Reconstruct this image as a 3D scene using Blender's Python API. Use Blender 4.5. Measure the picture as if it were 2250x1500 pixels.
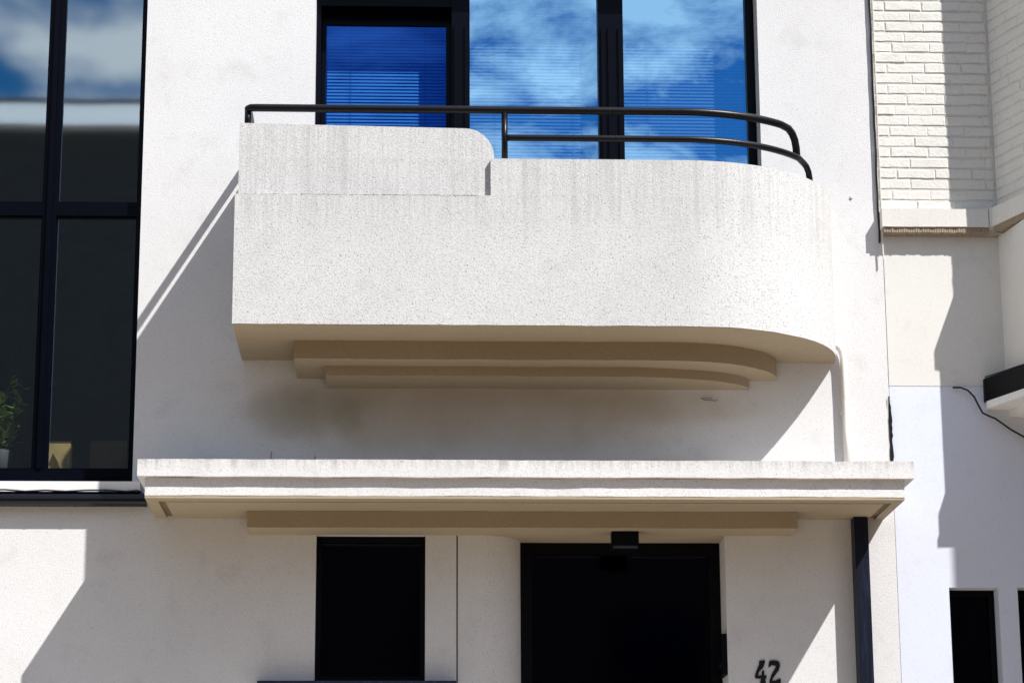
import bpy, bmesh, math, random
from mathutils import Vector, Matrix, noise as mnoise
R = math.radians
random.seed(7)
sc = bpy.context.scene
for o in list(bpy.data.objects): bpy.data.objects.remove(o, do_unlink=True)
C = sc.collection

# ------------------------------------------------------------------ camera
cam_d = bpy.data.cameras.new('camera'); cam = bpy.data.objects.new('camera', cam_d); C.objects.link(cam)
PIT, YAW, ROL = R(13.961), R(2.490), R(-.2882)
fw = Vector((math.sin(YAW)*math.cos(PIT), math.cos(YAW)*math.cos(PIT), math.sin(PIT)))
rt = Vector((math.cos(YAW), -math.sin(YAW), 0)); up = rt.cross(fw)
rt, up = rt*math.cos(ROL)+up*math.sin(ROL), -rt*math.sin(ROL)+up*math.cos(ROL)
M = Matrix((rt, up, -fw)).transposed().to_4x4(); M.translation = Vector((0, -12.3, 1.6))
cam.matrix_world = M
cam_d.sensor_width = 36; cam_d.lens = 36*5434.5/2250; cam_d.clip_end = 3000; cam_d.clip_start = .05
sc.camera = cam

# ------------------------------------------------------------------ sky, sun, exposure
SUN = Vector((1.02, -1.0, 1.65)).normalized()
SKY_STRENGTH, SUN_STRENGTH, EXPOSURE = .068, 5.0, .46
w = bpy.data.worlds.new('World'); sc.world = w; w.use_nodes = True
nt = w.node_tree; N = nt.nodes; N.clear()
def wn(t, **k):
    n = N.new(t)
    for a, b in k.items(): setattr(n, a, b)
    return n
sky = wn('ShaderNodeTexSky', sky_type='NISHITA', sun_disc=False)
sky.sun_elevation = math.asin(SUN.z); sky.sun_rotation = math.atan2(SUN.x, SUN.y)
sky.air_density = 1.0; sky.dust_density = .6; sky.ozone_density = 3.0
hs = wn('ShaderNodeHueSaturation'); hs.inputs['Saturation'].default_value = 1.55
nt.links.new(sky.outputs[0], hs.inputs['Color'])
tc = wn('ShaderNodeTexCoord'); sep = wn('ShaderNodeSeparateXYZ'); nt.links.new(tc.outputs['Generated'], sep.inputs[0])
def wm(op, a, b=None, clamp=False):
    n = wn('ShaderNodeMath', operation=op, use_clamp=clamp)
    for i, v in enumerate((a, b)):
        if v is None: continue
        if isinstance(v, (int, float)): n.inputs[i].default_value = v
        else: nt.links.new(v, n.inputs[i])
    return n.outputs[0]
zz = wm('ADD', wm('MAXIMUM', sep.outputs[2], 0.0), .16)
cmb = wn('ShaderNodeCombineXYZ')
nt.links.new(wm('DIVIDE', sep.outputs[0], zz), cmb.inputs[0]); nt.links.new(wm('DIVIDE', sep.outputs[1], zz), cmb.inputs[1])
CLOUD_SHIFT = (7.4, 4.2, 0.0)
mp = wn('ShaderNodeMapping'); mp.inputs['Location'].default_value = CLOUD_SHIFT
nt.links.new(cmb.outputs[0], mp.inputs[0])
cn = wn('ShaderNodeTexNoise'); cn.inputs['Scale'].default_value = 5.5; cn.inputs['Detail'].default_value = 9; cn.inputs['Roughness'].default_value = .60; cn.inputs['Distortion'].default_value = .35
nt.links.new(mp.outputs[0], cn.inputs['Vector'])
cr = wn('ShaderNodeValToRGB'); cr.color_ramp.elements[0].position = .45; cr.color_ramp.elements[1].position = .60
nt.links.new(cn.outputs['Fac'], cr.inputs[0])
mx = wn('ShaderNodeMix', data_type='RGBA')
nt.links.new(wm('MULTIPLY', cr.outputs[0], wm('MULTIPLY', sep.outputs[2], 12, True)), mx.inputs['Factor'])
nt.links.new(hs.outputs[0], mx.inputs['A']); mx.inputs['B'].default_value = (12.0, 12.6, 13.4, 1)
bg = wn('ShaderNodeBackground'); bg.inputs['Strength'].default_value = SKY_STRENGTH
nt.links.new(mx.outputs['Result'], bg.inputs[0])
wo = wn('ShaderNodeOutputWorld'); nt.links.new(bg.outputs[0], wo.inputs[0])
sl = bpy.data.lights.new('sun', 'SUN'); sl.energy = SUN_STRENGTH; sl.angle = R(.53); sl.color = (1, .98, .955)
so = bpy.data.objects.new('sun', sl); C.objects.link(so); so.rotation_euler = SUN.to_track_quat('Z', 'Y').to_euler(); so.location = (12, -12, 20)
vs = sc.view_settings; vs.view_transform = 'Standard'; vs.look = 'None'; vs.exposure = EXPOSURE; vs.gamma = 1
sc.cycles.use_denoising = True; sc.cycles.max_bounces = 10; sc.cycles.diffuse_bounces = 5; sc.cycles.transparent_max_bounces = 16
sc.cycles.caustics_reflective = False; sc.cycles.caustics_refractive = False

# ------------------------------------------------------------------ helpers
def link(o, parent=None):
    C.objects.link(o)
    if parent is not None: o.parent = parent
    return o
class MB:
    def __init__(s): s.v = []; s.f = []
    def add(s, vs, fs):
        n = len(s.v); s.v += [tuple(p) for p in vs]; s.f += [tuple(i+n for i in f) for f in fs]; return s
    def box(s, x0, x1, y0, y1, z0, z1):
        return s.add([(x0,y0,z0),(x1,y0,z0),(x1,y1,z0),(x0,y1,z0),(x0,y0,z1),(x1,y0,z1),(x1,y1,z1),(x0,y1,z1)],
                     [(0,3,2,1),(4,5,6,7),(0,1,5,4),(1,2,6,5),(2,3,7,6),(3,0,4,7)])
    def quad(s, a, b, c, d): return s.add([a,b,c,d], [(0,1,2,3)])
    def tube(s, pts, r, n=12, cap=True):
        pts = [Vector(p) for p in pts]; rings = []; ref = None
        for i, p in enumerate(pts):
            d = (pts[min(i+1, len(pts)-1)]-pts[max(i-1, 0)]).normalized()
            if ref is None: ref = Vector((0,0,1)) if abs(d.z) < .9 else Vector((0,1,0))
            ref = (ref-d*ref.dot(d)).normalized(); b = d.cross(ref)
            rr = r[i] if isinstance(r, (list, tuple)) else r
            rings.append([p+(ref*math.cos(2*math.pi*k/n)+b*math.sin(2*math.pi*k/n))*rr for k in range(n)])
        vs = [v for q in rings for v in q]; fs = []
        for i in range(len(rings)-1):
            for k in range(n):
                a = i*n+k; c = i*n+(k+1) % n
                fs.append((a, c, c+n, a+n))
        if cap: fs.append(tuple(reversed(range(n)))); fs.append(tuple(range(len(vs)-n, len(vs))))
        return s.add(vs, fs)
    def build(s, name, mat, parent=None, smooth=False):
        me = bpy.data.meshes.new(name); me.from_pydata(s.v, [], s.f); me.materials.append(mat)
        bm = bmesh.new(); bm.from_mesh(me); bmesh.ops.recalc_face_normals(bm, faces=bm.faces); bm.to_mesh(me); bm.free()
        if smooth: me.shade_smooth()
        me.update()
        return link(bpy.data.objects.new(name, me), parent)
def tag(o, label=None, cat=None, group=None, kind=None):
    for k, v in (('label', label), ('category', cat), ('group', group), ('kind', kind)):
        if v: o[k] = v
    return o
def thing(name, label, cat, loc=(0,0,0), group=None):
    o = bpy.data.objects.new(name, None); o.empty_display_size = .1; C.objects.link(o); o.location = loc
    return tag(o, label, cat, group)
def part(name, mb, mat, parent, smooth=False):      # world-space mesh under a thing whose base may be elsewhere
    o = mb.build(name, mat, parent, smooth)
    p = parent; m = Matrix.Identity(4)
    while p is not None: m = Matrix.LocRotScale(p.location, p.rotation_euler, p.scale) @ m; p = p.parent
    o.data.transform(m.inverted()); return o
def empty_part(name, parent):
    o = bpy.data.objects.new(name, None); o.empty_display_size = .1; return link(o, parent)
def wob(x, seed, amp=.0025, f=5.0):
    return amp*(mnoise.noise(Vector((x*f, seed*7.31, 0)))*1.3+mnoise.noise(Vector((x*f*9, seed*3.7, 4)))*.55)
def wavy_bar(x0, x1, y0, y1, z0, z1, seed, amp=.0025, step=.02):
    m = MB(); n = max(2, int((x1-x0)/step)); vs = []; fs = []
    for i in range(n+1):
        x = x0+(x1-x0)*i/n; k = 0
        for (y, z) in ((y0, z0), (y0, z1), (y1, z1), (y1, z0)):
            dz = wob(x, seed+k, amp) if y == y0 else 0
            dy = wob(x, seed+k+9, amp*.6) if y == y0 else 0
            vs.append((x, y+dy, z+dz)); k += 1
    for i in range(n):
        for k in range(4):
            a = i*4+k; b = i*4+(k+1) % 4; fs.append((a, b, b+4, a+4))
    fs += [(0,1,2,3), tuple(n*4+k for k in (3,2,1,0))]
    return m.add(vs, fs)
def tier_path(x0, d, xc, a, step=.018):
    pts = []; n = int((xc-x0)/step)
    pts += [(x0+(xc-x0)*i/n, -d) for i in range(n)]
    n = int(1.3*a/step)
    pts += [(xc+a*math.sin(t*math.pi/2/n), -d*math.cos(t*math.pi/2/n)) for t in range(n+1)]
    return pts
def tier(path, z0, z1, seed, amp=.0025, close_left=True, top=True):
    """solid with a straight front and a rounded right end standing against the wall plane"""
    m = MB(); vs = []; fs = []; n = len(path); s = 0
    for i, (x, y) in enumerate(path):
        dz = wob(s, seed, amp, 6) if 0 < i < n-1 else 0
        if i < n-1: s += math.hypot(path[i+1][0]-x, path[i+1][1]-y)
        vs += [(x, y, z0+dz), (x, y, z1), (x, 0, z1), (x, 0, z0)]
    for i in range(n-1):
        a = i*4
        fs.append((a, a+4, a+5, a+1)); fs.append((a, a+3, a+7, a+4))
        if top: fs.append((a+1, a+5, a+6, a+2))
    if close_left: fs.append((0, 1, 2, 3))
    return m.add(vs, fs)
def wall_grid(x0, x1, z0, z1, y, holes, depth):
    """front wall at y with rectangular holes (hx0,hx1,hz0,hz1) whose reveals run back by depth"""
    m = MB()
    xs = sorted({x0, x1, *[h[0] for h in holes], *[h[1] for h in holes]}); zs = sorted({z0, z1, *[h[2] for h in holes], *[h[3] for h in holes]})
    xs = [x for x in xs if x0 <= x <= x1]; zs = [z for z in zs if z0 <= z <= z1]
    ins = lambda cx, cz: any(h[0] < cx < h[1] and h[2] < cz < h[3] for h in holes)
    for i in range(len(xs)-1):
        for j in range(len(zs)-1):
            if not ins((xs[i]+xs[i+1])/2, (zs[j]+zs[j+1])/2):
                m.quad((xs[i],y,zs[j]), (xs[i+1],y,zs[j]), (xs[i+1],y,zs[j+1]), (xs[i],y,zs[j+1]))
                m.quad((xs[i],y+depth,zs[j]), (xs[i],y+depth,zs[j+1]), (xs[i+1],y+depth,zs[j+1]), (xs[i+1],y+depth,zs[j]))
    for h in holes:
        a, b, c, d = h[:4]
        m.quad((a,y,c), (a,y+depth,c), (a,y+depth,d), (a,y,d)); m.quad((b,y,c), (b,y,d), (b,y+depth,d), (b,y+depth,c))
        m.quad((a,y,d), (a,y+depth,d), (b,y+depth,d), (b,y,d)); m.quad((a,y,c), (b,y,c), (b,y+depth,c), (a,y+depth,c))
    for a, b in ((x0, x0), (x1, x1)): m.quad((a,y,z0), (a,y+depth,z0), (a,y+depth,z1), (a,y,z1))
    m.quad((x0,y,z1), (x1,y,z1), (x1,y+depth,z1), (x0,y+depth,z1))
    return m

# ------------------------------------------------------------------ materials
def newmat(name):
    m = bpy.data.materials.new(name); m.use_nodes = True; m.node_tree.nodes.clear(); return m, m.node_tree
class G:
    """small node-graph helper"""
    def __init__(s, name):
        s.m, s.t = newmat(name); s.out = s.n('ShaderNodeOutputMaterial'); g = s.n('ShaderNodeNewGeometry'); s.pos = g.outputs['Position']
    def n(s, t, **k):
        x = s.t.nodes.new(t)
        for a, b in k.items(): setattr(x, a, b)
        return x
    def set(s, sock, v):
        if hasattr(v, 'is_output'): s.t.links.new(v, sock)
        else: sock.default_value = v
    def math(s, op, a, b=0.0, clamp=False):
        x = s.n('ShaderNodeMath', operation=op, use_clamp=clamp); s.set(x.inputs[0], a); s.set(x.inputs[1], b); return x.outputs[0]
    def noise(s, scale, detail=3, rough=.55, vec=None, stretch=None, dist=0, shift=(0,0,0)):
        x = s.n('ShaderNodeTexNoise'); x.inputs['Scale'].default_value = scale; x.inputs['Detail'].default_value = detail
        x.inputs['Roughness'].default_value = rough; x.inputs['Distortion'].default_value = dist
        v = vec or s.pos
        if stretch or any(shift):
            mp = s.n('ShaderNodeMapping'); mp.inputs['Scale'].default_value = stretch or (1,1,1); mp.inputs['Location'].default_value = shift
            s.t.links.new(v, mp.inputs[0]); v = mp.outputs[0]
        s.t.links.new(v, x.inputs['Vector']); return x.outputs['Fac']
    def ramp(s, f, lo, hi):
        x = s.n('ShaderNodeMapRange', interpolation_type='SMOOTHSTEP'); s.set(x.inputs['Value'], f)
        x.inputs['From Min'].default_value = lo; x.inputs['From Max'].default_value = hi; return x.outputs[0]
    def mix(s, f, a, b, blend='MIX'):
        x = s.n('ShaderNodeMix', data_type='RGBA', blend_type=blend); s.set(x.inputs['Factor'], f)
        for k, v in (('A', a), ('B', b)): s.set(x.inputs[k], v if hasattr(v, 'is_output') else (*v[:3], 1))
        return x.outputs['Result']
    def bump(s, h, strength, dist, prev=None):
        x = s.n('ShaderNodeBump'); x.inputs['Strength'].default_value = strength; x.inputs['Distance'].default_value = dist
        s.set(x.inputs['Height'], h)
        if prev is not None: s.t.links.new(prev, x.inputs['Normal'])
        return x.outputs[0]
    def xyz(s):
        x = s.n('ShaderNodeSeparateXYZ'); s.t.links.new(s.pos, x.inputs[0]); return x.outputs
    def done(s, color, rough=.9, normal=None, spec=.3, metal=0.0):
        p = s.n('ShaderNodeBsdfPrincipled'); s.set(p.inputs['Base Color'], color if hasattr(color, 'is_output') else (*color[:3], 1))
        s.set(p.inputs['Roughness'], rough); p.inputs['Specular IOR Level'].default_value = spec; p.inputs['Metallic'].default_value = metal
        if normal is not None: s.t.links.new(normal, p.inputs['Normal'])
        s.t.links.new(p.outputs[0], s.out.inputs[0]); return s.m

def stucco(name, base, dirt=(.30,.28,.25), speck=.55, bump=.9, grain=150, streaks=None, stain_shade=None):
    g = G(name)
    fine = g.noise(grain, 4, .65); mid = g.noise(grain*.3, 3); big = g.noise(1.3, 4, .6)
    col = g.mix(g.ramp(big, .35, .75), base, tuple(c*.93 for c in base))
    pits = g.math('MAXIMUM', g.ramp(fine, .44, .33), g.math('MULTIPLY', g.ramp(g.noise(grain*.55, 2, .5, shift=(3,1,7)), .36, .27), .45))                       # small dark pores of the render
    col = g.mix(g.math('MULTIPLY', pits, speck), col, tuple(c*.38 for c in base))
    gr = g.ramp(g.noise(grain*1.45, 2, .6, shift=(9,4,2)), .62, .36)       # sandy grain
    col = g.mix(g.math('MULTIPLY', gr, speck*.34), col, tuple(c*.45 for c in base))
    patch = g.ramp(g.noise(5, 5, .65), .52, .72)
    col = g.mix(g.math('MULTIPLY', patch, .16), col, dirt)
    if streaks:                                         # rain-washed dirt running down from given ledge heights
        z = g.xyz()[2]
        st = g.ramp(g.noise(1, 4, .6, stretch=(26, 26, .9)), .46, .70)
        st2 = g.ramp(g.noise(1, 3, .6, stretch=(75, 75, 2.2)), .42, .72)
        st = g.math('MAXIMUM', st, g.math('MULTIPLY', st2, .8))
        tot = None
        for (zt, length, amt) in streaks:
            below = g.math('MULTIPLY', g.ramp(z, zt-length, zt), g.math('LESS_THAN', z, zt+.004))
            k = g.math('MULTIPLY', g.math('MULTIPLY', below, st), amt)
            rim = g.math('MULTIPLY', g.math('MULTIPLY', g.ramp(z, zt-.035, zt), g.math('LESS_THAN', z, zt+.004)), g.math('MULTIPLY', g.ramp(g.noise(40, 4, .7), .40, .66), amt*.8))
            k = g.math('MAXIMUM', k, rim)
            tot = k if tot is None else g.math('MAXIMUM', tot, k)
        col = g.mix(tot, col, dirt)
    if stain_shade:                                           # algae / damp blotches that also carry painted shade under the balcony
        for (cx, cz, rx, rz, amt, scol) in stain_shade:
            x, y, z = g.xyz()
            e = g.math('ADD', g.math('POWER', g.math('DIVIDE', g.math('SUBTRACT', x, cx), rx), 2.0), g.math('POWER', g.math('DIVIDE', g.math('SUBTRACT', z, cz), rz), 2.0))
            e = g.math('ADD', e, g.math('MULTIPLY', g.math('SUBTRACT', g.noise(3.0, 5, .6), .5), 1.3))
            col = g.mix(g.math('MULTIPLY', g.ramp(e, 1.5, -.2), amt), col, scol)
    nb = g.bump(mid, bump*.12, .004); nb = g.bump(fine, bump*.42, .005, nb)
    return g.done(col, .93, nb, .2)
def paint(name, base, rough=.4, bumpy=.15, spec=.5, scale=40, var=.85):
    g = G(name); f = g.noise(scale, 4); col = g.mix(g.ramp(g.noise(6, 5, .65), .4, .7), base, tuple(c*var for c in base))
    return g.done(col, rough, g.bump(f, bumpy, .003), spec)
def glass(name, refl, tint, trans, wave=.02, rough=0.0):
    g = G(name)
    gl = g.n('ShaderNodeBsdfGlossy'); gl.inputs['Color'].default_value = (*tint, 1); gl.inputs['Roughness'].default_value = rough
    g.t.links.new(g.bump(g.noise(1.7, 1), wave, .05), gl.inputs['Normal'])
    tr = g.n('ShaderNodeBsdfTransparent'); tr.inputs['Color'].default_value = (*trans, 1)
    ge = g.n('ShaderNodeNewGeometry'); dt = g.n('ShaderNodeVectorMath', operation='DOT_PRODUCT')     # Schlick, alike from both sides
    g.t.links.new(ge.outputs['Incoming'], dt.inputs[0]); g.t.links.new(ge.outputs['Normal'], dt.inputs[1])
    sch = g.math('POWER', g.math('SUBTRACT', 1.0, g.math('ABSOLUTE', dt.outputs['Value'])), 5.0)
    mx = g.n('ShaderNodeMixShader'); g.t.links.new(g.math('ADD', refl, g.math('MULTIPLY', sch, 1-refl), True), mx.inputs[0])
    g.t.links.new(tr.outputs[0], mx.inputs[1]); g.t.links.new(gl.outputs[0], mx.inputs[2]); g.t.links.new(mx.outputs[0], g.out.inputs[0]); return g.m

WHITE = (.73, .72, .715)
m_wall = stucco('white_stucco', WHITE, stain_shade=[(.30, 4.31, 1.15, .26, .62, (.34,.24,.13)), (-.48, 4.30, .36, .15, .45, (.17,.15,.07)), (1.30, 4.32, .5, .10, .35, (.36,.26,.13))])  # brown ellipses: staining plus painted-in shade below the tiers; the greenish is staining only
m_par = stucco('parapet_stucco', (.665,.66,.65), dirt=(.34,.33,.32), speck=.95, bump=1.0, grain=120, streaks=[(5.40, .60, .42), (5.21, .30, .42), (5.575, .45, .42)])
m_sof = stucco('shaded_soffit_stucco', (.40,.325,.225), speck=.45, bump=.45, dirt=(.32,.25,.16))  # tan base puts the warm shade of the undersides into the colour
m_can = stucco('canopy_stucco', (.75,.735,.72), speck=.5, bump=.9, grain=130, streaks=[(3.925, .07, .55)], dirt=(.26,.24,.22))
m_dirt = G('dark_joint_dirt'); m_dirt = m_dirt.done((.06,.05,.04), .95)
m_cream = stucco('cream_render', (.69,.675,.635), speck=.12, bump=.25, grain=60)
m_mortar = stucco('painted_joint_mortar', (.66,.635,.58), speck=.4, bump=.6, grain=60, dirt=(.3,.26,.2))
m_brick = stucco('cream_painted_brick', (.73,.71,.66), speck=.18, bump=1.6, grain=60, dirt=(.45,.40,.32))
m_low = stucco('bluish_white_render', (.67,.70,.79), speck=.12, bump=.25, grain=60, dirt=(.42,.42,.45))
m_ledge = stucco('ledge_stone', (.71,.69,.64), speck=.3, bump=.5, dirt=(.3,.26,.2))
m_ribs = stucco('ledge_drip_tiles', (.34,.27,.20), speck=.4, bump=.5, grain=90)
m_groove = stucco('dirty_groove', (.20,.15,.09), speck=.4, bump=.5, grain=90)
m_frame = paint('navy_black_frame', (.0015,.002,.005), .30, .05, .10)
m_rail = paint('black_rail_paint', (.004,.004,.007), .34, .2, .25, 60)
m_black = paint('black_paint', (.0015,.0015,.003), .5, .15, .12)
m_gutter = paint('black_gutter', (.003,.003,.006), .26, .1, .4)
def duct_mat():
    g = G('navy_weathered_paint'); s = g.ramp(g.noise(1, 5, .7, stretch=(70,70,5)), .5, .72)
    col = g.mix(g.math('MULTIPLY', s, .7), (.0015,.003,.012), (.014,.02,.05))
    return g.done(col, .45, g.bump(g.noise(1, 4, .6, stretch=(60,60,5)), .5, .004), .25)
m_duct = duct_mat()
m_sill = stucco('painted_sill', (.80,.79,.77), speck=.25, bump=.3, dirt=(.2,.2,.2))
m_pipe = paint('white_painted_pipe', (.76,.73,.68), .6, .6, .3, 90)
m_glass = glass('blue_coated_glass', .66, (.34,.67,1.0), (.55,.76,.98), .012)
m_glassD = glass('blue_door_glass', .30, (.03,.15,.80), (.22,.50,.82), .012)
m_glassC = glass('stair_glass', .42, (.80,.93,1.0), (.94,.97,.98), .005, .03)
m_glassB = glass('dark_glass', .045, (.4,.5,1.0), (.12,.14,.2), .02, .06)
m_blind = paint('pale_blind_slat', (.80,.82,.84), .5, 0, .4)
m_cord = paint('blind_cord', (.30,.33,.36), .8, 0, .2)
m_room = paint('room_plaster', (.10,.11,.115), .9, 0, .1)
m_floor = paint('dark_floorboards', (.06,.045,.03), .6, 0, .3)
m_leaf = paint('green_leaf', (.20,.36,.025), .5, .2, .4, 30, .6)
m_stem = paint('plant_stem', (.16,.10,.04), .8, .2, .3)
m_pot = paint('grey_pot', (.12,.135,.14), .6, .2, .3)
m_box = paint('yellow_card', (.62,.48,.20), .8, .2, .3, 12, .7)
m_box2 = paint('brown_card', (.12,.075,.03), .8, .2, .3, 12, .7)
m_lampg = paint('lamp_lens', (.035,.037,.05), .4, 0, .5)
m_digit = paint('black_number_paint', (.005,.005,.006), .6, .1, .3)
m_street = paint('brown_clinker_street', (.27,.195,.125), .9, .5, .2, 20, .75)
m_pave = paint('pale_paving', (.58,.55,.50), .9, .4, .2, 25, .85)
m_kerb = paint('stone_kerb', (.36,.35,.33), .9, .4, .2, 25, .85)
m_ground = paint('far_ground', (.22,.18,.13), .95, .3, .2, 3, .8)
m_zinc = paint('pale_metal_roof', (.85,.87,.87), .5, .1, .4, 5, .92)
m_ored = paint('opposite_brick', (.16,.085,.06), .9, .4, .2, 20, .8)
m_odark = paint('opposite_dark_render', (.07,.075,.08), .9, .3, .2, 20, .85)
m_otan = paint('opposite_tan_render', (.15,.12,.09), .9, .3, .2, 20, .85)
m_slate = paint('slate_roof', (.09,.09,.10), .7, .4, .3, 14, .8)
m_cable = paint('black_cable', (.02,.018,.018), .6, .1, .3)
m_cablew = paint('pale_cable', (.62,.58,.50), .6, .1, .3)

# ------------------------------------------------------------------ ground and street
tag(MB().add([(-900,-900,-.02),(900,-900,-.02),(900,900,-.02),(-900,900,-.02)], [(0,1,2,3)]).build('ground', m_ground), kind='structure')
tag(MB().box(-60, 60, -14.2, -2.8, -.015, 0).build('road', m_street), kind='structure')
for nm, y0, y1 in (('pavement', -2.65, 0.0), ('pavement', -17, -14.35)):
    tag(MB().box(-60, 60, y0, y1, -.015, .12).build(nm, m_pave), kind='structure')
for y0, y1 in ((-2.8, -2.65), (-14.35, -14.2)):
    tag(MB().box(-60, 60, y0, y1, -.015, .125).build('kerb', m_kerb), kind='structure')

# ------------------------------------------------------------------ the white house
H = thing('white_house', 'white stucco house with rounded balcony over a straight entrance canopy, number 42', 'house')
XL, XR, WT = -3.2, 2.474, .30
BEAMZ = 3.657
h_big = (-2.92, -1.379, 3.925, 7.0)
h_up = (-.495, 1.85, 4.69, 6.70)
h_low = (-.452, .095, 2.925, BEAMZ)
h_door = (.375, 1.605, .96, BEAMZ)
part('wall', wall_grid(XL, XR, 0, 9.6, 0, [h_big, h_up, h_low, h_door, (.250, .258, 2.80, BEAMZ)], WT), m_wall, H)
part('groove_back', MB().quad((.250,.007,2.8), (.258,.007,2.8), (.258,.007,BEAMZ), (.250,.007,BEAMZ)), m_groove, H)
# rounded left jamb of the entrance
jm = MB(); n = 24; r = .205
for i in range(n):
    a0, a1 = (i/n)*math.pi/2, ((i+1)/n)*math.pi/2
    p = [(.375+r*math.sin(a), r-r*math.cos(a)) for a in (a0, a1)]
    jm.quad((p[0][0],p[0][1],.96), (p[1][0],p[1][1],.96), (p[1][0],p[1][1],BEAMZ), (p[0][0],p[0][1],BEAMZ))
jm.quad((.58,r,.96), (.58,.29,.96), (.58,.29,BEAMZ), (.58,r,BEAMZ))
part('rounded_jamb', jm, m_wall, H, True)
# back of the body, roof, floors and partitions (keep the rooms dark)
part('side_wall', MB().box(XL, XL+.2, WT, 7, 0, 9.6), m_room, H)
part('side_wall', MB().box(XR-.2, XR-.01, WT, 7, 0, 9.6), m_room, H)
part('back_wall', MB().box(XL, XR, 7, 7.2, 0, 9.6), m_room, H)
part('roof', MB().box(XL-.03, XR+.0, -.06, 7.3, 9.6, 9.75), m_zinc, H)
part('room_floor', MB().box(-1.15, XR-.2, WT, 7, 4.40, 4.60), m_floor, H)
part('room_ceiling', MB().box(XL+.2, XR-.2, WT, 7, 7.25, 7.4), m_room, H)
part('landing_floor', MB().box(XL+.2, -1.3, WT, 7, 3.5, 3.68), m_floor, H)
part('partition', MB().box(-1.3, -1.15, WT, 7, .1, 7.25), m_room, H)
part('entrance_step', MB().box(.3, 1.8, -.62, .3, .12, .40), m_kerb, H)
part('entrance_step', MB().box(.36, 1.74, -.30, .3, .40, .68), m_kerb, H)
part('entrance_step', MB().box(.42, 1.68, -.02, .3, .68, .955), m_kerb, H)

# balcony
B = empty_part('balcony', H)
bp = tier_path(-.844, .743, 1.355, .84)
part('slab', tier(bp, 4.557, 4.68, 3, .0028), m_par, B)
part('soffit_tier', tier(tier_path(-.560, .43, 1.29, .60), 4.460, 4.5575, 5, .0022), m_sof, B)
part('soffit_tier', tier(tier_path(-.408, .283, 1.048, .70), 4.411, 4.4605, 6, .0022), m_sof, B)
# thin tan sheet under the slab; its colour stands in for warm shade
cp = tier_path(-.842, .741, 1.355, .838)
part('soffit', tier(cp, 4.5545, 4.5568, 3, .0028, top=False), m_sof, B)  # thin sheet that only carries the tan shade colour
def parapet(path, z0, z1, th, end0, end1):
    m = MB(); n = len(path); inn = []
    for i, (x, y) in enumerate(path):
        a = path[max(i-1, 0)]; b = path[min(i+1, n-1)]; d = Vector((b[0]-a[0], b[1]-a[1])).normalized(); nn = Vector((-d.y, d.x))
        inn.append((x+nn.x*th, min(y+nn.y*th, 0)))
    vs = []; fs = []
    for (x, y), (u, v) in zip(path, inn): vs += [(x,y,z0), (x,y,z1), (u,v,z1), (u,v,z0)]
    for i in range(n-1):
        a = i*4; fs += [(a,a+4,a+5,a+1), (a+1,a+5,a+6,a+2), (a+2,a+6,a+7,a+3)]
    if end0: fs.append((0,1,2,3))
    if end1: fs.append(tuple(4*(n-1)+k for k in (3,2,1,0)))
    return m.add(vs, fs)
left = [(-.844, -.001)]+[(-.844, -.743*i/12) for i in range(1, 12)]+[p for p in bp if p[0] < .395]+[(.402, -.743)]
right = [(.402, -.743)]+[p for p in bp if p[0] > .41]
part('parapet', parapet(left, 4.68, 5.21, .12, True, True), m_par, B)
part('parapet', parapet(right, 4.68, 5.40, .12, True, True), m_par, B)
# raised left block, set back a finger's width, with a rounded shoulder
prof = [(-.83, 5.205), (-.83, 5.581)]+[(.275+.145*math.sin(t*math.pi/28), 5.417+.146*math.cos(t*math.pi/28)) for t in range(15)]+[(.42, 5.398), (.42, 5.205)]
m = MB(); n = len(prof)
vs = [(x, -.716, z) for x, z in prof]+[(x, -.60, z) for x, z in prof]
m.add(vs, [tuple(range(n)), tuple(reversed(range(n, 2*n)))]+[(i, (i+1) % n, (i+1) % n+n, i+n) for i in range(n)])
part('raised_block', m, m_par, B)
part('raised_block', MB().box(-.83, -.72, -.5995, -.001, 5.205, 5.548), m_par, B)
# black grime packed in the joint under the block
m = MB()
for i in range(330):
    x = -.80+random.random()*1.15
    if random.random() > .25+.75*math.exp(-((x-.0)/.42)**2): continue
    l = random.uniform(.004, .018); h = random.uniform(.0005, .0045)*random.random()
    m.add([(x,-.7435,5.2085),(x+l,-.7435,5.2085+random.uniform(-.001,.002)),(x+l*.7,-.742,5.2085+h),(x+l*.2,-.742,5.2085+h*.8), (x,-.718,5.2105),(x+l,-.718,5.2105)], [(0,1,2,3),(3,2,5,4),(0,3,4),(1,5,2)])
part('joint_grime', m, m_dirt, B)['kind'] = 'stuff'

# canopy over the entrance
K = empty_part('canopy', H)
part('top_slab', wavy_bar(-1.291, 2.460, -.588, -.001, 3.842, 3.925, 21, .0022), m_can, K)
part('fascia', wavy_bar(-1.255, 2.415, -.558, -.001, 3.7545, 3.841, 25, .0026), m_can, K)
# underside board with a sunk drip groove along three sides
m = MB(); zc = 3.7525; g0, g1 = -1.165, 2.335; gy0, gy1 = -.468, -.452; gw = .034
m.box(-1.2545, 2.4145, -.557, gy0, zc-.012, zc+.002)
m.box(-1.2545, g0-gw, gy0, -.0015, zc-.012, zc+.002); m.box(g1+gw, 2.4145, gy0, -.0015, zc-.012, zc+.002)
m.box(g0, g1, gy1, -.0015, zc-.012, zc+.002)
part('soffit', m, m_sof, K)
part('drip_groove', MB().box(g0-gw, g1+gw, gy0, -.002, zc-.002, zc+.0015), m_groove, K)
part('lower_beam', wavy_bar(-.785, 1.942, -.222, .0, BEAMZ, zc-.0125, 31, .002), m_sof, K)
part('recess_soffit', MB().box(.376, 1.604, .001, .29, BEAMZ-.0015, BEAMZ+.02), m_sof, K)

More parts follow.
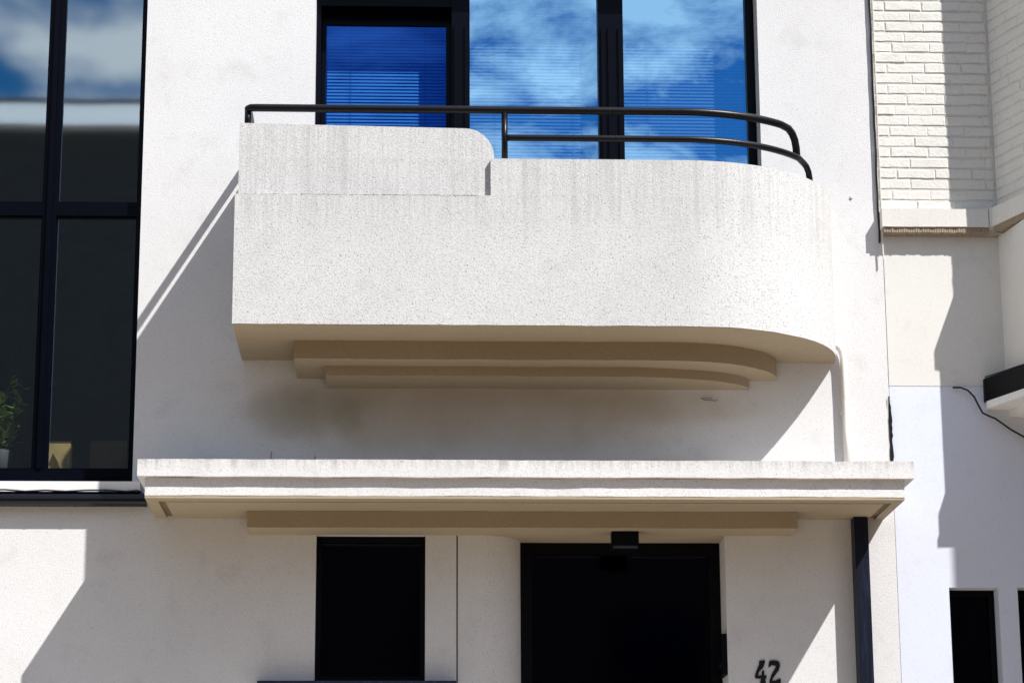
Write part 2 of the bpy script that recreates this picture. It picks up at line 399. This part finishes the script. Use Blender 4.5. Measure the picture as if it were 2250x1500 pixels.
# upper window: fixed frame, tilted door leaf, two fixed panes
W = empty_part('window', H)
FY = .15
m = MB()
m.box(-.494, -.470, FY-.02, FY+.08, 4.69, 6.699)
m.box(1.803, 1.849, FY-.02, FY+.08, 4.69, 6.699)
m.box(.226, .322, FY-.03, FY+.08, 4.69, 6.699); m.box(1.008, 1.143, FY-.03, FY+.08, 4.69, 6.699)
m.box(-.470, .226, FY-.01, FY+.004, 6.54, 6.699)
m.box(.322, 1.008, FY-.02, FY+.08, 6.64, 6.699); m.box(1.143, 1.803, FY-.02, FY+.08, 6.64, 6.699)
m.box(.322, 1.008, FY-.02, FY+.08, 4.69, 4.76); m.box(1.143, 1.803, FY-.02, FY+.08, 4.69, 4.76)
part('frame', m, m_frame, W)
m = MB()
for x0, x1 in ((.240, .262), (.296, .312), (1.024, 1.036), (1.060, 1.092), (1.116, 1.128)): m.box(x0, x1, FY-.042, FY-.0305, 4.69, 6.42)
part('mullion_moulding', m, m_frame, W)
for x0, x1 in ((.323, 1.007), (1.144, 1.802)):
    part('pane', MB().quad((x0,FY+.01,4.761), (x1,FY+.01,4.761), (x1,FY+.01,6.639), (x0,FY+.01,6.639)), m_glass, W)
TL = math.tan(R(2.6)); ty = lambda z: FY+.012+(z-4.70)*TL
m = MB()
def tilted(m, x0, x1, z0, z1, t0, t1):
    m.add([(x0,ty(z0)+t0,z0),(x1,ty(z0)+t0,z0),(x1,ty(z0)+t1,z0),(x0,ty(z0)+t1,z0),(x0,ty(z1)+t0,z1),(x1,ty(z1)+t0,z1),(x1,ty(z1)+t1,z1),(x0,ty(z1)+t1,z1)],
          [(0,3,2,1),(4,5,6,7),(0,1,5,4),(1,2,6,5),(2,3,7,6),(3,0,4,7)])
tilted(m, -.468, -.445, 4.70, 6.60, 0, .03); tilted(m, .198, .224, 4.70, 6.60, 0, .03)
tilted(m, -.445, .198, 6.472, 6.60, 0, .03); tilted(m, -.445, .198, 4.70, 4.78, 0, .03)
part('leaf_frame', m, m_frame, W)
part('leaf_pane', MB().quad((-.445,ty(4.78)+.012,4.78), (.198,ty(4.78)+.012,4.78), (.198,ty(6.472)+.012,6.472), (-.445,ty(6.472)+.012,6.472)), m_glassD, W)

# tall stair window
W = empty_part('window', H); FY = .10
m = MB(); X0, X1, Z0, Z1 = -2.919, -1.3795, 3.926, 6.999
m.box(X1-.026, X1, FY-.03, FY+.06, Z0, Z1); m.box(X0, X0+.05, FY-.03, FY+.06, Z0, Z1)
m.box(X0+.05, X1-.026, FY-.03, FY+.06, Z0, 4.003); m.box(X0+.05, X1-.026, FY-.03, FY+.06, 6.94, Z1)
part('frame', m, m_frame, W)
mull = ((-1.893, -1.823), (-2.41, -2.34))
for a, b in mull:
    m = MB(); m.box(a, b, FY-.025, FY+.06, 4.003, 6.94); m.box(a+.022, b-.022, FY-.04, FY-.0255, 4.003, 6.94)
    part('mullion', m, m_frame, W)
xs = [X0+.05, mull[1][0], mull[1][1], mull[0][0], mull[0][1], X1-.026]
for i in (0, 2, 4):
    part('transom', MB().box(xs[i], xs[i+1], FY-.022, FY+.06, 5.339, 5.411), m_frame, W)
    for z0, z1 in ((4.003, 5.339), (5.411, 6.94)):
        part('pane', MB().quad((xs[i],FY+.01,z0), (xs[i+1],FY+.01,z0), (xs[i+1],FY+.01,z1), (xs[i],FY+.01,z1)), m_glassC, W)
        mm = MB(); t = .008
        mm.box(xs[i], xs[i]+t, FY-.006, FY+.009, z0, z1); mm.box(xs[i+1]-t, xs[i+1], FY-.006, FY+.009, z0, z1)
        mm.box(xs[i]+t, xs[i+1]-t, FY-.006, FY+.009, z0, z0+t); mm.box(xs[i]+t, xs[i+1]-t, FY-.006, FY+.009, z1-t, z1)
        part('glazing_bead', mm, m_frame, W)
m = MB(); xs0, xs1 = -3.0, -1.333
m.add([(xs0,.07,3.9248),(xs1,.07,3.9248),(xs1,-.06,3.915),(xs0,-.06,3.915),(xs0,.07,3.86),(xs1,.07,3.86),(xs1-.0,-.06,3.862),(xs0,-.06,3.862)], [(0,1,2,3),(4,7,6,5),(3,2,6,7),(1,5,6,2),(0,3,7,4)])
part('sill', m, m_sill, W)
part('inner_sill', MB().box(X0+.01, X1-.01, .20, .62, 3.93, 3.975), m_floor, W)

# small ground-floor window beside the door
W = empty_part('window', H)
m = MB(); a, b, c, d = h_low; y = .045
m.box(a+.001, a+.026, y, y+.06, c, d-.001); m.box(b-.026, b-.001, y, y+.06, c, d-.001); m.box(a+.026, b-.026, y, y+.06, d-.03, d-.001); m.box(a+.026, b-.026, y, y+.06, c+.001, c+.03)
part('frame', m, m_black, W)
part('pane', MB().quad((a+.026,y+.02,c+.03), (b-.026,y+.02,c+.03), (b-.026,y+.02,d-.03), (a+.026,y+.02,d-.03)), m_glassB, W)
part('sill', MB().box(-.73, .248, -.07, .04, 2.885, 2.922), m_duct, W)

# front door deep in its recess
D = empty_part('door', H); y = .22
m = MB(); m.box(.58, .64, y, y+.06, .96, BEAMZ-.001); m.box(1.545, 1.604, y, y+.06, .96, BEAMZ-.001); m.box(.64, 1.545, y, y+.06, BEAMZ-.06, BEAMZ-.001)
part('frame', m, m_black, D)
part('transom_bar', MB().box(.64, 1.545, y+.005, y+.06, 2.78, 2.85), m_black, D)
part('pane', MB().quad((.64,y+.03,2.85), (1.545,y+.03,2.85), (1.545,y+.03,BEAMZ-.06), (.64,y+.03,BEAMZ-.06)), m_glassB, D)
part('leaf', MB().box(.642, 1.543, y+.01, y+.05, .965, 2.778), m_black, D)
part('door_handle', MB().tube([(.72,y-.05,1.75), (.72,y-.05,2.25)], .014).box(.713,.727,y-.05,y+.012,1.80,1.815).box(.713,.727,y-.05,y+.012,2.185,2.20), m_lampg, D)

# ------------------------------------------------------------------ fixtures on the white house
T = thing('balcony_railing', 'black tubular railing curving along the top of the white balcony parapet', 'railing', (.4, -.67, 5.4))
RX, RA, RB = 1.355, .77, .673
def plan(xend, z):
    out = [(x/20, -RB, z) for x in range(-15, 27)]
    t = 0
    while True:
        x = RX+RA*math.sin(t)
        if x > xend: break
        out.append((x, -RB*math.cos(t), z)); t += .05
    return out
zu = 5.675
upper = [(-.795, -.002, zu), (-.795, -.62, zu), (-.793, -.655, zu), (-.78, -.671, zu)]+plan(1.89, zu)+[(1.925,-.443,5.672), (1.950,-.410,5.655), (1.966,-.385,5.628), (1.974,-.372,5.59), (1.977,-.366,5.535)]
part('top_rail', MB().tube(upper, .0195, 14), m_rail, T, True)
lower = [p for p in plan(2.00, 5.531) if p[0] > .47]
lower = [(.475, -RB, 5.531)]+lower+[(2.018,-.320,5.528), (2.035,-.300,5.516), (2.048,-.283,5.492), (2.054,-.272,5.46), (2.056,-.268,5.395)]
part('lower_rail', MB().tube(lower, .0165, 14), m_rail, T, True)
part('post', MB().tube([(.474,-RB,5.399), (.474,-RB,5.672)], .0155, 14), m_rail, T, True)
part('post', MB().tube([(-.795,-.655,5.575), (-.795,-.655,5.672)], .0165, 14), m_rail, T, True)

T = thing('gutter', 'black round gutter pipe fixed under the sill of the tall window', 'gutter', (-2.2, -.05, 3.82))
xs = [-3.15, -2.72, -2.365, -2.01, -1.83, -1.653, -1.475, -1.30]
for i in range(len(xs)-1):
    gm = MB().tube([(xs[i]+.0015,-.045,3.824), (xs[i+1]-.0015,-.045,3.824)], .035, 16)
    part('gutter_section', gm, m_gutter, T, False)
    part('joint_sleeve', MB().tube([(xs[i+1]-.006,-.045,3.824), (xs[i+1]+.004,-.045,3.824)], .0362, 16), m_gutter, T)
part('bracket_strip', MB().box(-3.15, -1.335, -.072, -.002, 3.8595, 3.8605), m_gutter, T)
tag(MB().tube([(-3.1,-.068,3.866)]+[(-3+.1*i,-.068+.002*random.uniform(-1,1),3.866+.004*random.uniform(-1,1)) for i in range(17)]+[(-1.345,-.066,3.868), (-1.325,-.05,3.862)], .0042, 8).build('cable', m_cable), 'thin black cable running along the white sill above the gutter', 'cable')

T = thing('drain_pipe', 'square navy drain pipe standing on the wall beside the house number', 'drain pipe', (2.284, -.05, .12))
part('shaft', MB().box(2.247, 2.318, -.095, -.004, .12, 3.738), m_duct, T)
for z in (3.05, 2.2, 1.2, .4): 
    if z < 2.9: part('clamp', MB().box(2.235, 2.33, -.100, -.001, z, z+.03), m_black, T)

pipe_pts = [(2.197,-.030,4.640), (2.210,-.032,4.637), (2.222,-.034,4.625), (2.231,-.035,4.604), (2.236,-.035,4.57), (2.238,-.034,4.4), (2.237,-.033,4.2), (2.240,-.032,3.926)]
T = thing('conduit', 'white painted conduit bent down from the balcony end onto the canopy', 'pipe', (2.24, -.03, 3.925))
part('tube', MB().tube(pipe_pts, .0175, 12), m_pipe, T, True)
part('clip', MB().box(2.215, 2.262, -.028, -.001, 4.28, 4.30), m_pipe, T)

T = thing('porch_lamp', 'small black box lamp under the canopy beam above the door', 'lamp', (1.092, -.09, 3.6))
part('housing', MB().box(1.022, 1.157, -.135, -.06, 3.566, BEAMZ-.001), m_black, T)
part('lens', MB().box(1.028, 1.150, -.138, -.1355, 3.570, 3.583), m_lampg, T)
T = thing('intercom', 'black intercom box on the right side of the door recess', 'intercom', (1.59, .1, 3.06))
part('casing', MB().box(1.578, 1.6045, .015, .19, 2.962, 3.165), m_black, T)
part('button', MB().box(1.575, 1.5775, .06, .09, 3.0, 3.02), m_lampg, T)

def digit(pts, name, T):
    P = [(1.7365+(x-400)/21.43*.00227, 3.0305-(z-400)/21.43*.00231) for x, z in pts]
    n = len(P); m = MB()
    m.add([(x,-.006,z) for x, z in P]+[(x,-.0005,z) for x, z in P], [tuple(range(n)), tuple(reversed(range(n, 2*n)))]+[(i,(i+1)%n,(i+1)%n+n,i+n) for i in range(n)])
    o = part(name, m, m_digit, T); return o
T = thing('house_number', 'black painted house number 42 on the wall beside the door', 'house number', (1.80, -.002, 2.97))
digit([(640,420),(910,410),(895,520),(845,680),(740,820),(620,930),(560,1100),(735,1100),(745,910),(800,870),(850,885),(850,1085),(960,1100),(950,1250),(895,1250),(925,1480),(910,1530),(615,1530),(700,1245),(430,1240),(405,1150),(440,1020),(540,780),(620,590)], 'digit', T)
digit([(1070,720),(1080,560),(1110,450),(1200,410),(1450,412),(1580,480),(1615,640),(1560,840),(1400,1060),(1260,1230),(1230,1360),(1380,1330),(1540,1255),(1625,1250),(1615,1530),(1090,1530),(1100,1350),(1180,1100),(1320,860),(1410,720),(1390,650),(1280,630),(1180,660),(1100,730)], 'digit', T)

for i, (x, h, lab) in enumerate(((-.655, .028, 'short rusty stub on the canopy top under the stained wall'), (-.445, .014, 'tiny low rusty stub on the canopy top'))):
    tag(MB().tube([(x,-.545,3.924), (x+.002,-.545,3.926+h*1.6)], .0035, 6).build('metal_stub', m_dirt), lab, 'stub')
# cobweb scraps and a blocked anchor hole
tag(MB().tube([(1.50,-.006,4.368),(1.52,-.010,4.356),(1.545,-.012,4.355),(1.575,-.010,4.352),(1.585,-.006,4.36)], .0016, 5).tube([(1.51,-.006,4.361),(1.53,-.01,4.366),(1.56,-.008,4.364)], .001, 5).build('cobweb', m_dirt), 'dusty cobweb scrap on the wall below the balcony tiers', 'cobweb')
tag(MB().tube([(2.318,-.008,5.448), (2.318,.0,5.448)], [.007, .010], 10).build('anchor_plug', m_pipe), 'small filled anchor plug in the white wall beside the neighbouring ledge', 'plug')

# ------------------------------------------------------------------ blinds behind the upper window
def slat_mesh(w):
    m = MB(); n = 4; vs = []; fs = []
    th = R(58); wd = .025
    for i in range(n+1):
        t = -.5+i/n; crown = .0022*(1-4*t*t)
        y = t*wd*math.cos(th)-crown*math.sin(th); z = t*wd*math.sin(th)+crown*math.cos(th)
        vs += [(-w/2, y, z), (w/2, y, z)]
    for i in range(n): fs.append((i*2, i*2+1, i*2+3, i*2+2))
    k = len(vs); vs += [(a, b+.0005, c-.0004) for a, b, c in vs]
    fs += [tuple(reversed([j+k for j in f])) for f in fs]
    m.add(vs, fs); return m
PITCH = .0187
for (x0, x1, y, zt, lab) in ((-.440, .200, .295, 6.66, 'pale slatted blind behind the dark blue tilted door leaf'),
                       (.326, .998, .215, 6.68, 'pale slatted blind behind the window pane between the two mullions'),
                       (1.148, 1.798, .215, 6.68, 'pale slatted blind behind the window pane beside the plain right wall')):
    T = thing('window_blind', lab, 'blind', ((x0+x1)/2, y, 5.40), 'blinds behind the upper window')
    part('headrail', MB().box(x0, x1, y-.015, y+.015, zt, zt+.025), m_blind, T)
    base = None; z = zt-.02; k = 0
    while z > 5.42:
        if base is None:
            base = slat_mesh(x1-x0).build('slat', m_blind, T); o = base
        else: o = link(bpy.data.objects.new('slat', base.data), T)
        o.location = (0, 0, z-5.40); o.rotation_euler = (R(random.uniform(-1.5, 1.5)), R(random.uniform(-.06, .06)), 0); z -= PITCH
    part('bottom_rail', MB().box(x0, x1, y-.012, y+.012, 5.40, 5.412), m_blind, T)
    for f in (.2, .82):
        xx = x0+(x1-x0)*f
        part('cord', MB().box(xx-.0012, xx+.0012, y-.0125, y-.0115, 5.41, zt), m_cord, T)

# ------------------------------------------------------------------ things on the inner sill of the stair window
T = thing('potted_plant', 'leafy green plant in a grey pot behind the tall window', 'plant', (-2.07, .25, 3.975))
pot = MB().tube([(-2.085,.25,3.976), (-2.085,.25,4.06), (-2.085,.25,4.125), (-2.085,.25,4.13)], [.045, .055, .062, .058], 18)
part('pot', pot, m_pot, T, True)
st = MB(); lf = MB(); rnd = random.Random(3)
for s in range(9):
    bx, by = -2.075+rnd.uniform(-.04, .04), .25+rnd.uniform(-.04, .04)
    tip = Vector((bx+rnd.uniform(-.11, .14), by+rnd.uniform(-.05, .08), 4.12+rnd.uniform(.18, .42)))
    pts = [Vector((bx, by, 4.12)).lerp(tip, k/6)+Vector((rnd.uniform(-.008,.008), 0, 0)) for k in range(7)]
    st.tube(pts, [.004-.0004*k for k in range(7)], 5)
    for k in range(22):
        p = Vector((bx, by, 4.12)).lerp(tip, .15+.85*k/21)
        d = Vector((rnd.uniform(-1,1), rnd.uniform(-1,.6), rnd.uniform(-.3,.8))).normalized(); L = rnd.uniform(.035, .075)
        sd = d.cross(Vector((rnd.uniform(-.3,.3), rnd.uniform(-.3,.3), 1))).normalized()*L*.28; up2 = d.cross(sd).normalized()*L*.1
        a = p; b = p+d*L*.5+sd+up2; c = p+d*L; e = p+d*L*.5-sd+up2; q = p+d*L*.5
        lf.add([a, b, c, e, q], [(0,1,4),(1,2,4),(2,3,4),(3,0,4)])
part('stem', st, m_stem, T); part('foliage', lf, m_leaf, T)['kind'] = 'stuff'
m = MB().box(-1.872, -1.722, .20, .28, 3.976, 4.165)
T = thing('card_box', 'yellow cardboard box behind the tall window', 'box', (-1.80, .24, 3.976)); part('carton', m, m_box, T)
part('printed_mark', MB().add([(-1.83,.1992,4.05),(-1.81,.1992,4.11),(-1.785,.1992,4.07),(-1.765,.1992,4.02),(-1.79,.1992,4.0)], [(0,1,2,3,4)]), m_box2, T)
part('lid', MB().box(-1.875, -1.719, .197, .283, 4.1655, 4.171), m_box2, T)
T = thing('card_box', 'dark brown box in the shade behind the tall window', 'box', (-1.53, .30, 3.976)); part('carton', MB().box(-1.625, -1.44, .25, .34, 3.976, 4.18), m_box2, T)
part('lid', MB().box(-1.628, -1.437, .247, .343, 4.1805, 4.186), m_box2, T)

# ------------------------------------------------------------------ neighbouring house with a canted brick bay
Nb = thing('neighbour_house', 'cream painted brick house with canted bay beside the white house', 'house', (3.4, 0, 0))
NX0, NX1, NY = 2.4742, 4.5, -.012
def npart(name, mb, mat, parent=Nb, smooth=False): return part(name, mb, mat, parent, smooth)
CX = 3.080; KD = .375; BD = .385; FX = CX+KD*BD          # bay: foot at the wall, cant and depth
BR = 4.30
bay = [(CX, NY), (FX, NY-BD), (BR-KD*BD, NY-BD), (BR, NY)]
def off(poly, d):
    out = []
    for i, p in enumerate(poly):
        a = Vector(poly[max(i-1, 0)]); b = Vector(p); c = Vector(poly[min(i+1, len(poly)-1)])
        n1 = Vector(((b-a).y, -(b-a).x)).normalized() if i > 0 else None; n2 = Vector(((c-b).y, -(c-b).x)).normalized() if i < len(poly)-1 else None
        if n1 is None or n2 is None:
            nn = n1 or n2; q = b+nn*d
            e = (c-b if n1 is None else b-a).normalized(); q = q+e*((NY-q.y)/e.y) if abs(e.y) > 1e-6 else q
        else:
            bis = (n1+n2).normalized(); q = b+bis*(d/bis.dot(n1))
        out.append((q.x, q.y))
    return out
def prism(poly, z0, z1):
    n = len(poly); return MB().add([(x,y,z0) for x, y in poly]+[(x,y,z1) for x, y in poly], [tuple(reversed(range(n))), tuple(range(n, 2*n))]+[(i,(i+1)%n,(i+1)%n+n,i+n) for i in range(n)])
nw = (2.734, 2.985, 1.6, 3.396); nw2 = (3.082, 3.333, 1.6, 3.396)
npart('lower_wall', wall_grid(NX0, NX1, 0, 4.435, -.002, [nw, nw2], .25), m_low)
npart('middle_wall', wall_grid(NX0, NX1, 4.436, 5.236, -.0035, [], .25), m_cream)
bw = npart('brick_wall', wall_grid(NX0-.016, NX1, 5.2365, 9.0, NY+.004, [], .25), m_mortar)
npart('back_wall', MB().box(NX0, NX1, 6.8, 7, 0, 9), m_room); npart('roof', MB().box(NX0-.02, NX1+.02, -.1, 7.1, 9.0, 9.15), m_slate)
npart('side_wall', MB().box(NX0, NX0+.12, .25, 6.8, 0, 9.0), m_room); npart('side_wall', MB().box(NX1-.12, NX1, .25, 6.8, 0, 9.0), m_room)
lbay = [(CX, NY), (CX+.070, NY-BD-.010), (BR-.070, NY-BD-.010), (BR, NY)]
npart('bay_lower_wall', prism([(CX, 0.1)]+lbay+[(BR, .1)], 4.40, 5.236), m_cream)
ib = off(bay, -.004); bb = npart('bay_brick_wall', prism([(CX, 0.1)]+ib+[(BR, .1)], 5.2365, 8.2), m_mortar)
npart('bay_roof', prism([(CX-.05, 0.1)]+off(bay, .08)+[(BR+.05, .1)], 8.2, 8.3), m_slate)
# moulded ledge: two stones along the wall and the cant, with ribbed drip course under it
m = wavy_bar(NX0-.014, CX-.062, NY-.064, NY+.05, 5.268, 5.366, 41, .0018); npart('ledge', m, m_ledge)
LO = off(bay, .064)
# mitred second stone: begins at the straight stone's end, turns with the cant
kx = NY-.064
tpar = (kx-LO[0][1])/(LO[1][1]-LO[0][1]); mit = (LO[0][0]+(LO[1][0]-LO[0][0])*tpar, kx)
npart('ledge', prism([(CX-.058, NY+.05), (CX-.058, kx), mit, LO[1], LO[2], (BR+.05, kx), (BR+.2, kx), (BR+.2, NY+.05)], 5.272, 5.372), m_ledge)
m = MB(); x = NX0-.004; rr = random.Random(5)
while x < CX-.06:
    m.box(x, x+.0105, NY-.056+rr.uniform(-.002,.002), NY, 5.238+rr.uniform(0,.003), 5.2675); x += .0125
ax, ay = mit; d = Vector((LO[1][0]-ax, LO[1][1]-ay)); L = d.length; d.normalize(); nn = Vector((-d.y, d.x)); s = 0
while s < L-.012:
    p = Vector((ax, ay))+d*s+nn*.008; q = p+d*.0105; e = nn*.07
    zj = 5.240+rr.uniform(0,.003)
    m.add([(p.x,p.y,zj),(q.x,q.y,zj),(q.x+e.x,q.y+e.y,zj),(p.x+e.x,p.y+e.y,zj),(p.x,p.y,5.2715),(q.x,q.y,5.2715),(q.x+e.x,q.y+e.y,5.2715),(p.x+e.x,p.y+e.y,5.2715)], [(0,3,2,1),(4,5,6,7),(0,1,5,4),(1,2,6,5),(2,3,7,6),(3,0,4,7)]); s += .0125
npart('drip_course', m, m_ribs)['kind'] = 'stuff'
# bricks, one by one, on the wall, the cant and the bay front
CO = .0585; BL = .200
def brick_mesh(L, seed):
    rb = random.Random(seed); hh = CO-.0075-rb.uniform(0,.004); dep = .0034+rb.uniform(-.0015,.0022); n = 4
    vs = []; fs = []
    for j in (0, 1):
        for i in range(n+1):
            x = L*i/n; e = rb.uniform(-.0035, .0035)
            vs.append((x+(rb.uniform(-.002,.002) if i in (0,n) else 0), 0, (hh if j else 0)+e))
    for j in (0, 1):
        for i in range(n+1):
            x = L*i/n; x += .006 if i == 0 else (-.006 if i == n else 0)
            vs.append((x, -dep*rb.uniform(.75, 1.15), (hh-.004 if j else .0035)+rb.uniform(-.0015,.0015)))
    m1 = n+1
    for i in range(n):
        fs.append((2*m1+i, 2*m1+i+1, 3*m1+i+1, 3*m1+i)); fs.append((i, i+1, 2*m1+i+1, 2*m1+i)); fs.append((3*m1+i, 3*m1+i+1, m1+i+1, m1+i))
    fs.append((0, 2*m1, 3*m1, m1)); fs.append((n, m1+n, 3*m1+n, 2*m1+n))
    me = bpy.data.meshes.new('brick'); me.from_pydata(vs, [], fs); me.materials.append(m_brick)
    bm = bmesh.new(); bm.from_mesh(me); bmesh.ops.recalc_face_normals(bm, faces=bm.faces)
    bm.to_mesh(me); bm.free(); me.update(); return me
cache = {}
def brick(L, parent, loc, rz):
    key = (round(L, 2), random.randrange(10))
    if key not in cache: cache[key] = brick_mesh(max(key[0]-random.choice((-.002,0,.003,.004)), .02), hash(key) % 9999)
    o = link(bpy.data.objects.new('brick', cache[key]), parent)
    o.location = Vector(loc)-Vector((parent.parent.location if parent.parent else (0,0,0))); o.rotation_euler = (0, R(random.uniform(-.5,.5)), rz)
def course_run(p0, p1, parent, zs, ph):
    d = Vector((p1[0]-p0[0], p1[1]-p0[1])); L = d.length; d.normalize(); rz = math.atan2(d.y, d.x)
    for k, z in enumerate(zs):
        s = -((k+ph) % 2)*.10-(.03 if (k % 3) else .0)
        while s < L-.03:
            a = max(s, 0); b = min(s+BL, L)
            if b-a > .035: brick(b-a, parent, (p0[0]+d.x*a, p0[1]+d.y*a, z), rz)
            s += BL
zs = [5.376+CO*i for i in range(22)]
course_run((NX0-.012, NY+.0035), (CX-.004, NY+.0035), bw, zs, 0)
course_run((ib[0][0], ib[0][1]), (ib[1][0], ib[1][1]), bb, zs, 1)
course_run((ib[1][0], ib[1][1]), (ib[2][0]-.45, ib[2][1]), bb, zs, 0)
# foot of the bay: black fascia over a white stepped moulding
FZ = 4.350
npart('foot_fascia', prism([(CX-.12, .05)]+[(CX-.118, NY-.02)]+off(lbay, .022)[1:3]+[(BR+.12, NY-.02), (BR+.12, .05)], FZ, 4.470), m_black)
npart('foot_moulding', prism([(CX-.112, .05)]+[(CX-.112, NY-.03)]+off(lbay, .028)[1:3]+[(BR+.11, NY-.03), (BR+.11, .05)], FZ-.038, FZ-.0005), m_sill)
npart('foot_moulding', prism([(CX-.05, .05)]+off(lbay, -.02)[0:1]+off(lbay, -.02)[1:3]+[(BR+.05, NY), (BR+.05, .05)], FZ-.075, FZ-.0385), m_sill)
npart('foot_moulding', prism([(CX+.02, .05)]+off(lbay, -.10)[0:1]+off(lbay, -.10)[1:3]+[(BR-.03, NY), (BR-.03, .05)], FZ-.115, FZ-.0755), m_sill)
for h in (nw, nw2):
    Wn = empty_part('window', Nb); a, b, c, d = h; y = .10
    m = MB(); m.box(a, a+.03, y, y+.05, c, d); m.box(b-.03, b, y, y+.05, c, d); m.box(a+.03, b-.03, y, y+.05, d-.03, d); m.box(a+.03, b-.03, y, y+.05, c, c+.03)
    npart('frame', m, m_black, Wn); npart('pane', MB().quad((a+.03,y+.02,c+.03), (b-.03,y+.02,c+.03), (b-.03,y+.02,d-.03), (a+.03,y+.02,d-.03)), m_glassB, Wn)
npart('room_floor', MB().box(NX0+.13, NX1-.13, .26, 6.8, 3.9, 4.0), m_floor)

# cables and the dark seam between the two houses
rc = random.Random(11)
def seam(x, z0, z1, amp, y): return [(x+rc.uniform(-amp, amp), y+rc.uniform(-.001, .001), z0+(z1-z0)*i/26) for i in range(27)]
tag(MB().tube(seam(2.4545, 5.20, 6.9, .0022, -.007), .0055, 7).build('cable', m_cable), 'black cable running up the seam between the two houses', 'cable')
tag(MB().tube(seam(2.4665, 5.10, 6.9, .0010, -.030), .0045, 7).build('cable', m_cablew), 'pale cable running up the edge of the cream brick wall', 'cable')
m = MB(); n = 24; pv = []
for i in range(n+1):
    z = 3.93+.45*i/n; wv = (.012+rc.uniform(-.003, .003))*min(1, (n-i)/6+.25)
    pv += [(2.4665-wv*.3, -.003, z), (2.4665+wv, -.0145, z)]
m.add(pv, [(2*i, 2*i+1, 2*i+3, 2*i+2) for i in range(n)])
tag(m.build('joint_sealant', m_cable), 'torn black sealant in the house joint just above the canopy', 'sealant')
tag(MB().tube([(2.80,-.017,4.425),(2.84,-.02,4.425),(2.875,-.024,4.410),(2.905,-.03,4.375),(2.925,-.03,4.33),(2.945,-.03,4.290),(2.975,-.03,4.275),(3.01,-.025,4.262),(3.05,-.02,4.235),(3.09,-.02,4.205),(3.16,-.02,4.165),(3.3,-.02,4.12)], .005, 8).build('cable', m_cable), 'black cable looping under the foot of the bay', 'cable')
tag(MB().tube([(CX-.115,-.04,4.476),(CX-.06,-.14,4.478),(CX,-.26,4.481),(FX-.03,NY-BD-.09,4.480),(FX+.3,NY-BD-.095,4.478)], .004, 8).build('cable', m_cable), 'black cable lying along the top of the dark bay fascia', 'cable')

# ------------------------------------------------------------------ the rest of the street
def plain_house(label, x0, x1, y0, y1, h, mat, front, roof_run=2.5, roof_rise=1.2, storeys=2, roofmat=None, wn_=3):
    T = thing('street_house', label, 'house', ((x0+x1)/2, front, 0))
    P = lambda n_, mb, mt: part(n_, mb, mt, T)
    s = 1 if front == y1 else -1                     # side that faces the street
    P('wall', MB().box(x0, x1, y0, y1, 0, h), mat)
    if roof_rise:
        yf = front+s*.25; ym = front-s*roof_run; yb = y0 if front == y1 else y1
        P('roof', MB().add([(x0,yf,h),(x1,yf,h),(x1,ym,h+roof_rise),(x0,ym,h+roof_rise),(x0,yb,h),(x1,yb,h)], [(0,1,2,3),(3,2,5,4),(0,3,4),(1,5,2),(0,4,5,1)]), roofmat or m_slate)
        P('ridge_cap', MB().box(x0, x1, ym-.10, ym+.10, h+roof_rise-.04, h+roof_rise+.03), m_black)
    else: P('roof', MB().box(x0, x1, y0, y1, h+.001, h+.12), roofmat or m_slate)
    for st_ in range(storeys):
        for i in range(wn_):
            wx = x0+(x1-x0)*(i+.5)/wn_; wz = 1.1+st_*3.0
            if wz+1.6 > h: continue
            f0, f1 = (front, front+.03) if s > 0 else (front-.03, front)
            g0_, g1_ = (front+.031, front+.036) if s > 0 else (front-.036, front-.031)
            fr = P('window', MB().box(wx-.55, wx+.55, f0, f1, wz, wz+1.6), m_duct)
            o = part('pane', MB().box(wx-.48, wx-.02, g0_, g1_, wz+.07, wz+1.53).box(wx+.02, wx+.48, g0_, g1_, wz+.07, wz+1.53), m_glassB, fr)
    f0, f1 = (front, front+.04) if s > 0 else (front-.04, front)
    P('door', MB().box(x0+.3, x0+1.25, f0, f1, .12, 2.3), m_duct)
    return T
plain_house('tall dark rendered house with pale metal roof across the street', -11.5, -3.0, -27, -17, 11.62, m_odark, -17, 3.0, 1.42, 2, m_zinc)
plain_house('tan rendered house across the street facing the white house', -2.95, 4.2, -26, -17, 6.6, m_otan, -17, 3.2, 1.9, 2)
plain_house('red brick house across the street beside the tan one', 4.25, 11, -26, -17, 6.4, m_ored, -17, 3.2, 2.0, 2)
plain_house('dark rendered house at the right end of the opposite row', 11.05, 19, -26, -17, 6.8, m_odark, -17, 3.2, 1.8, 2)
plain_house('red brick house at the left end of the opposite row', -19, -11.55, -26, -17, 7.4, m_ored, -17, 3.2, 1.9, 2)
plain_house('tan rendered house adjoining the white house by the tall window', -10, -3.21, 0, 7, 9.0, m_otan, 0, 2.5, 1.2, 3)
plain_house('unseen brick house beyond the canted bay, set forward to cast its shadow', 4.51, 11, -1.72, 7, 6.45, m_ored, -1.72, 3, 0, 2)  # added out of view; depth and height shaped for the shadow edge next door
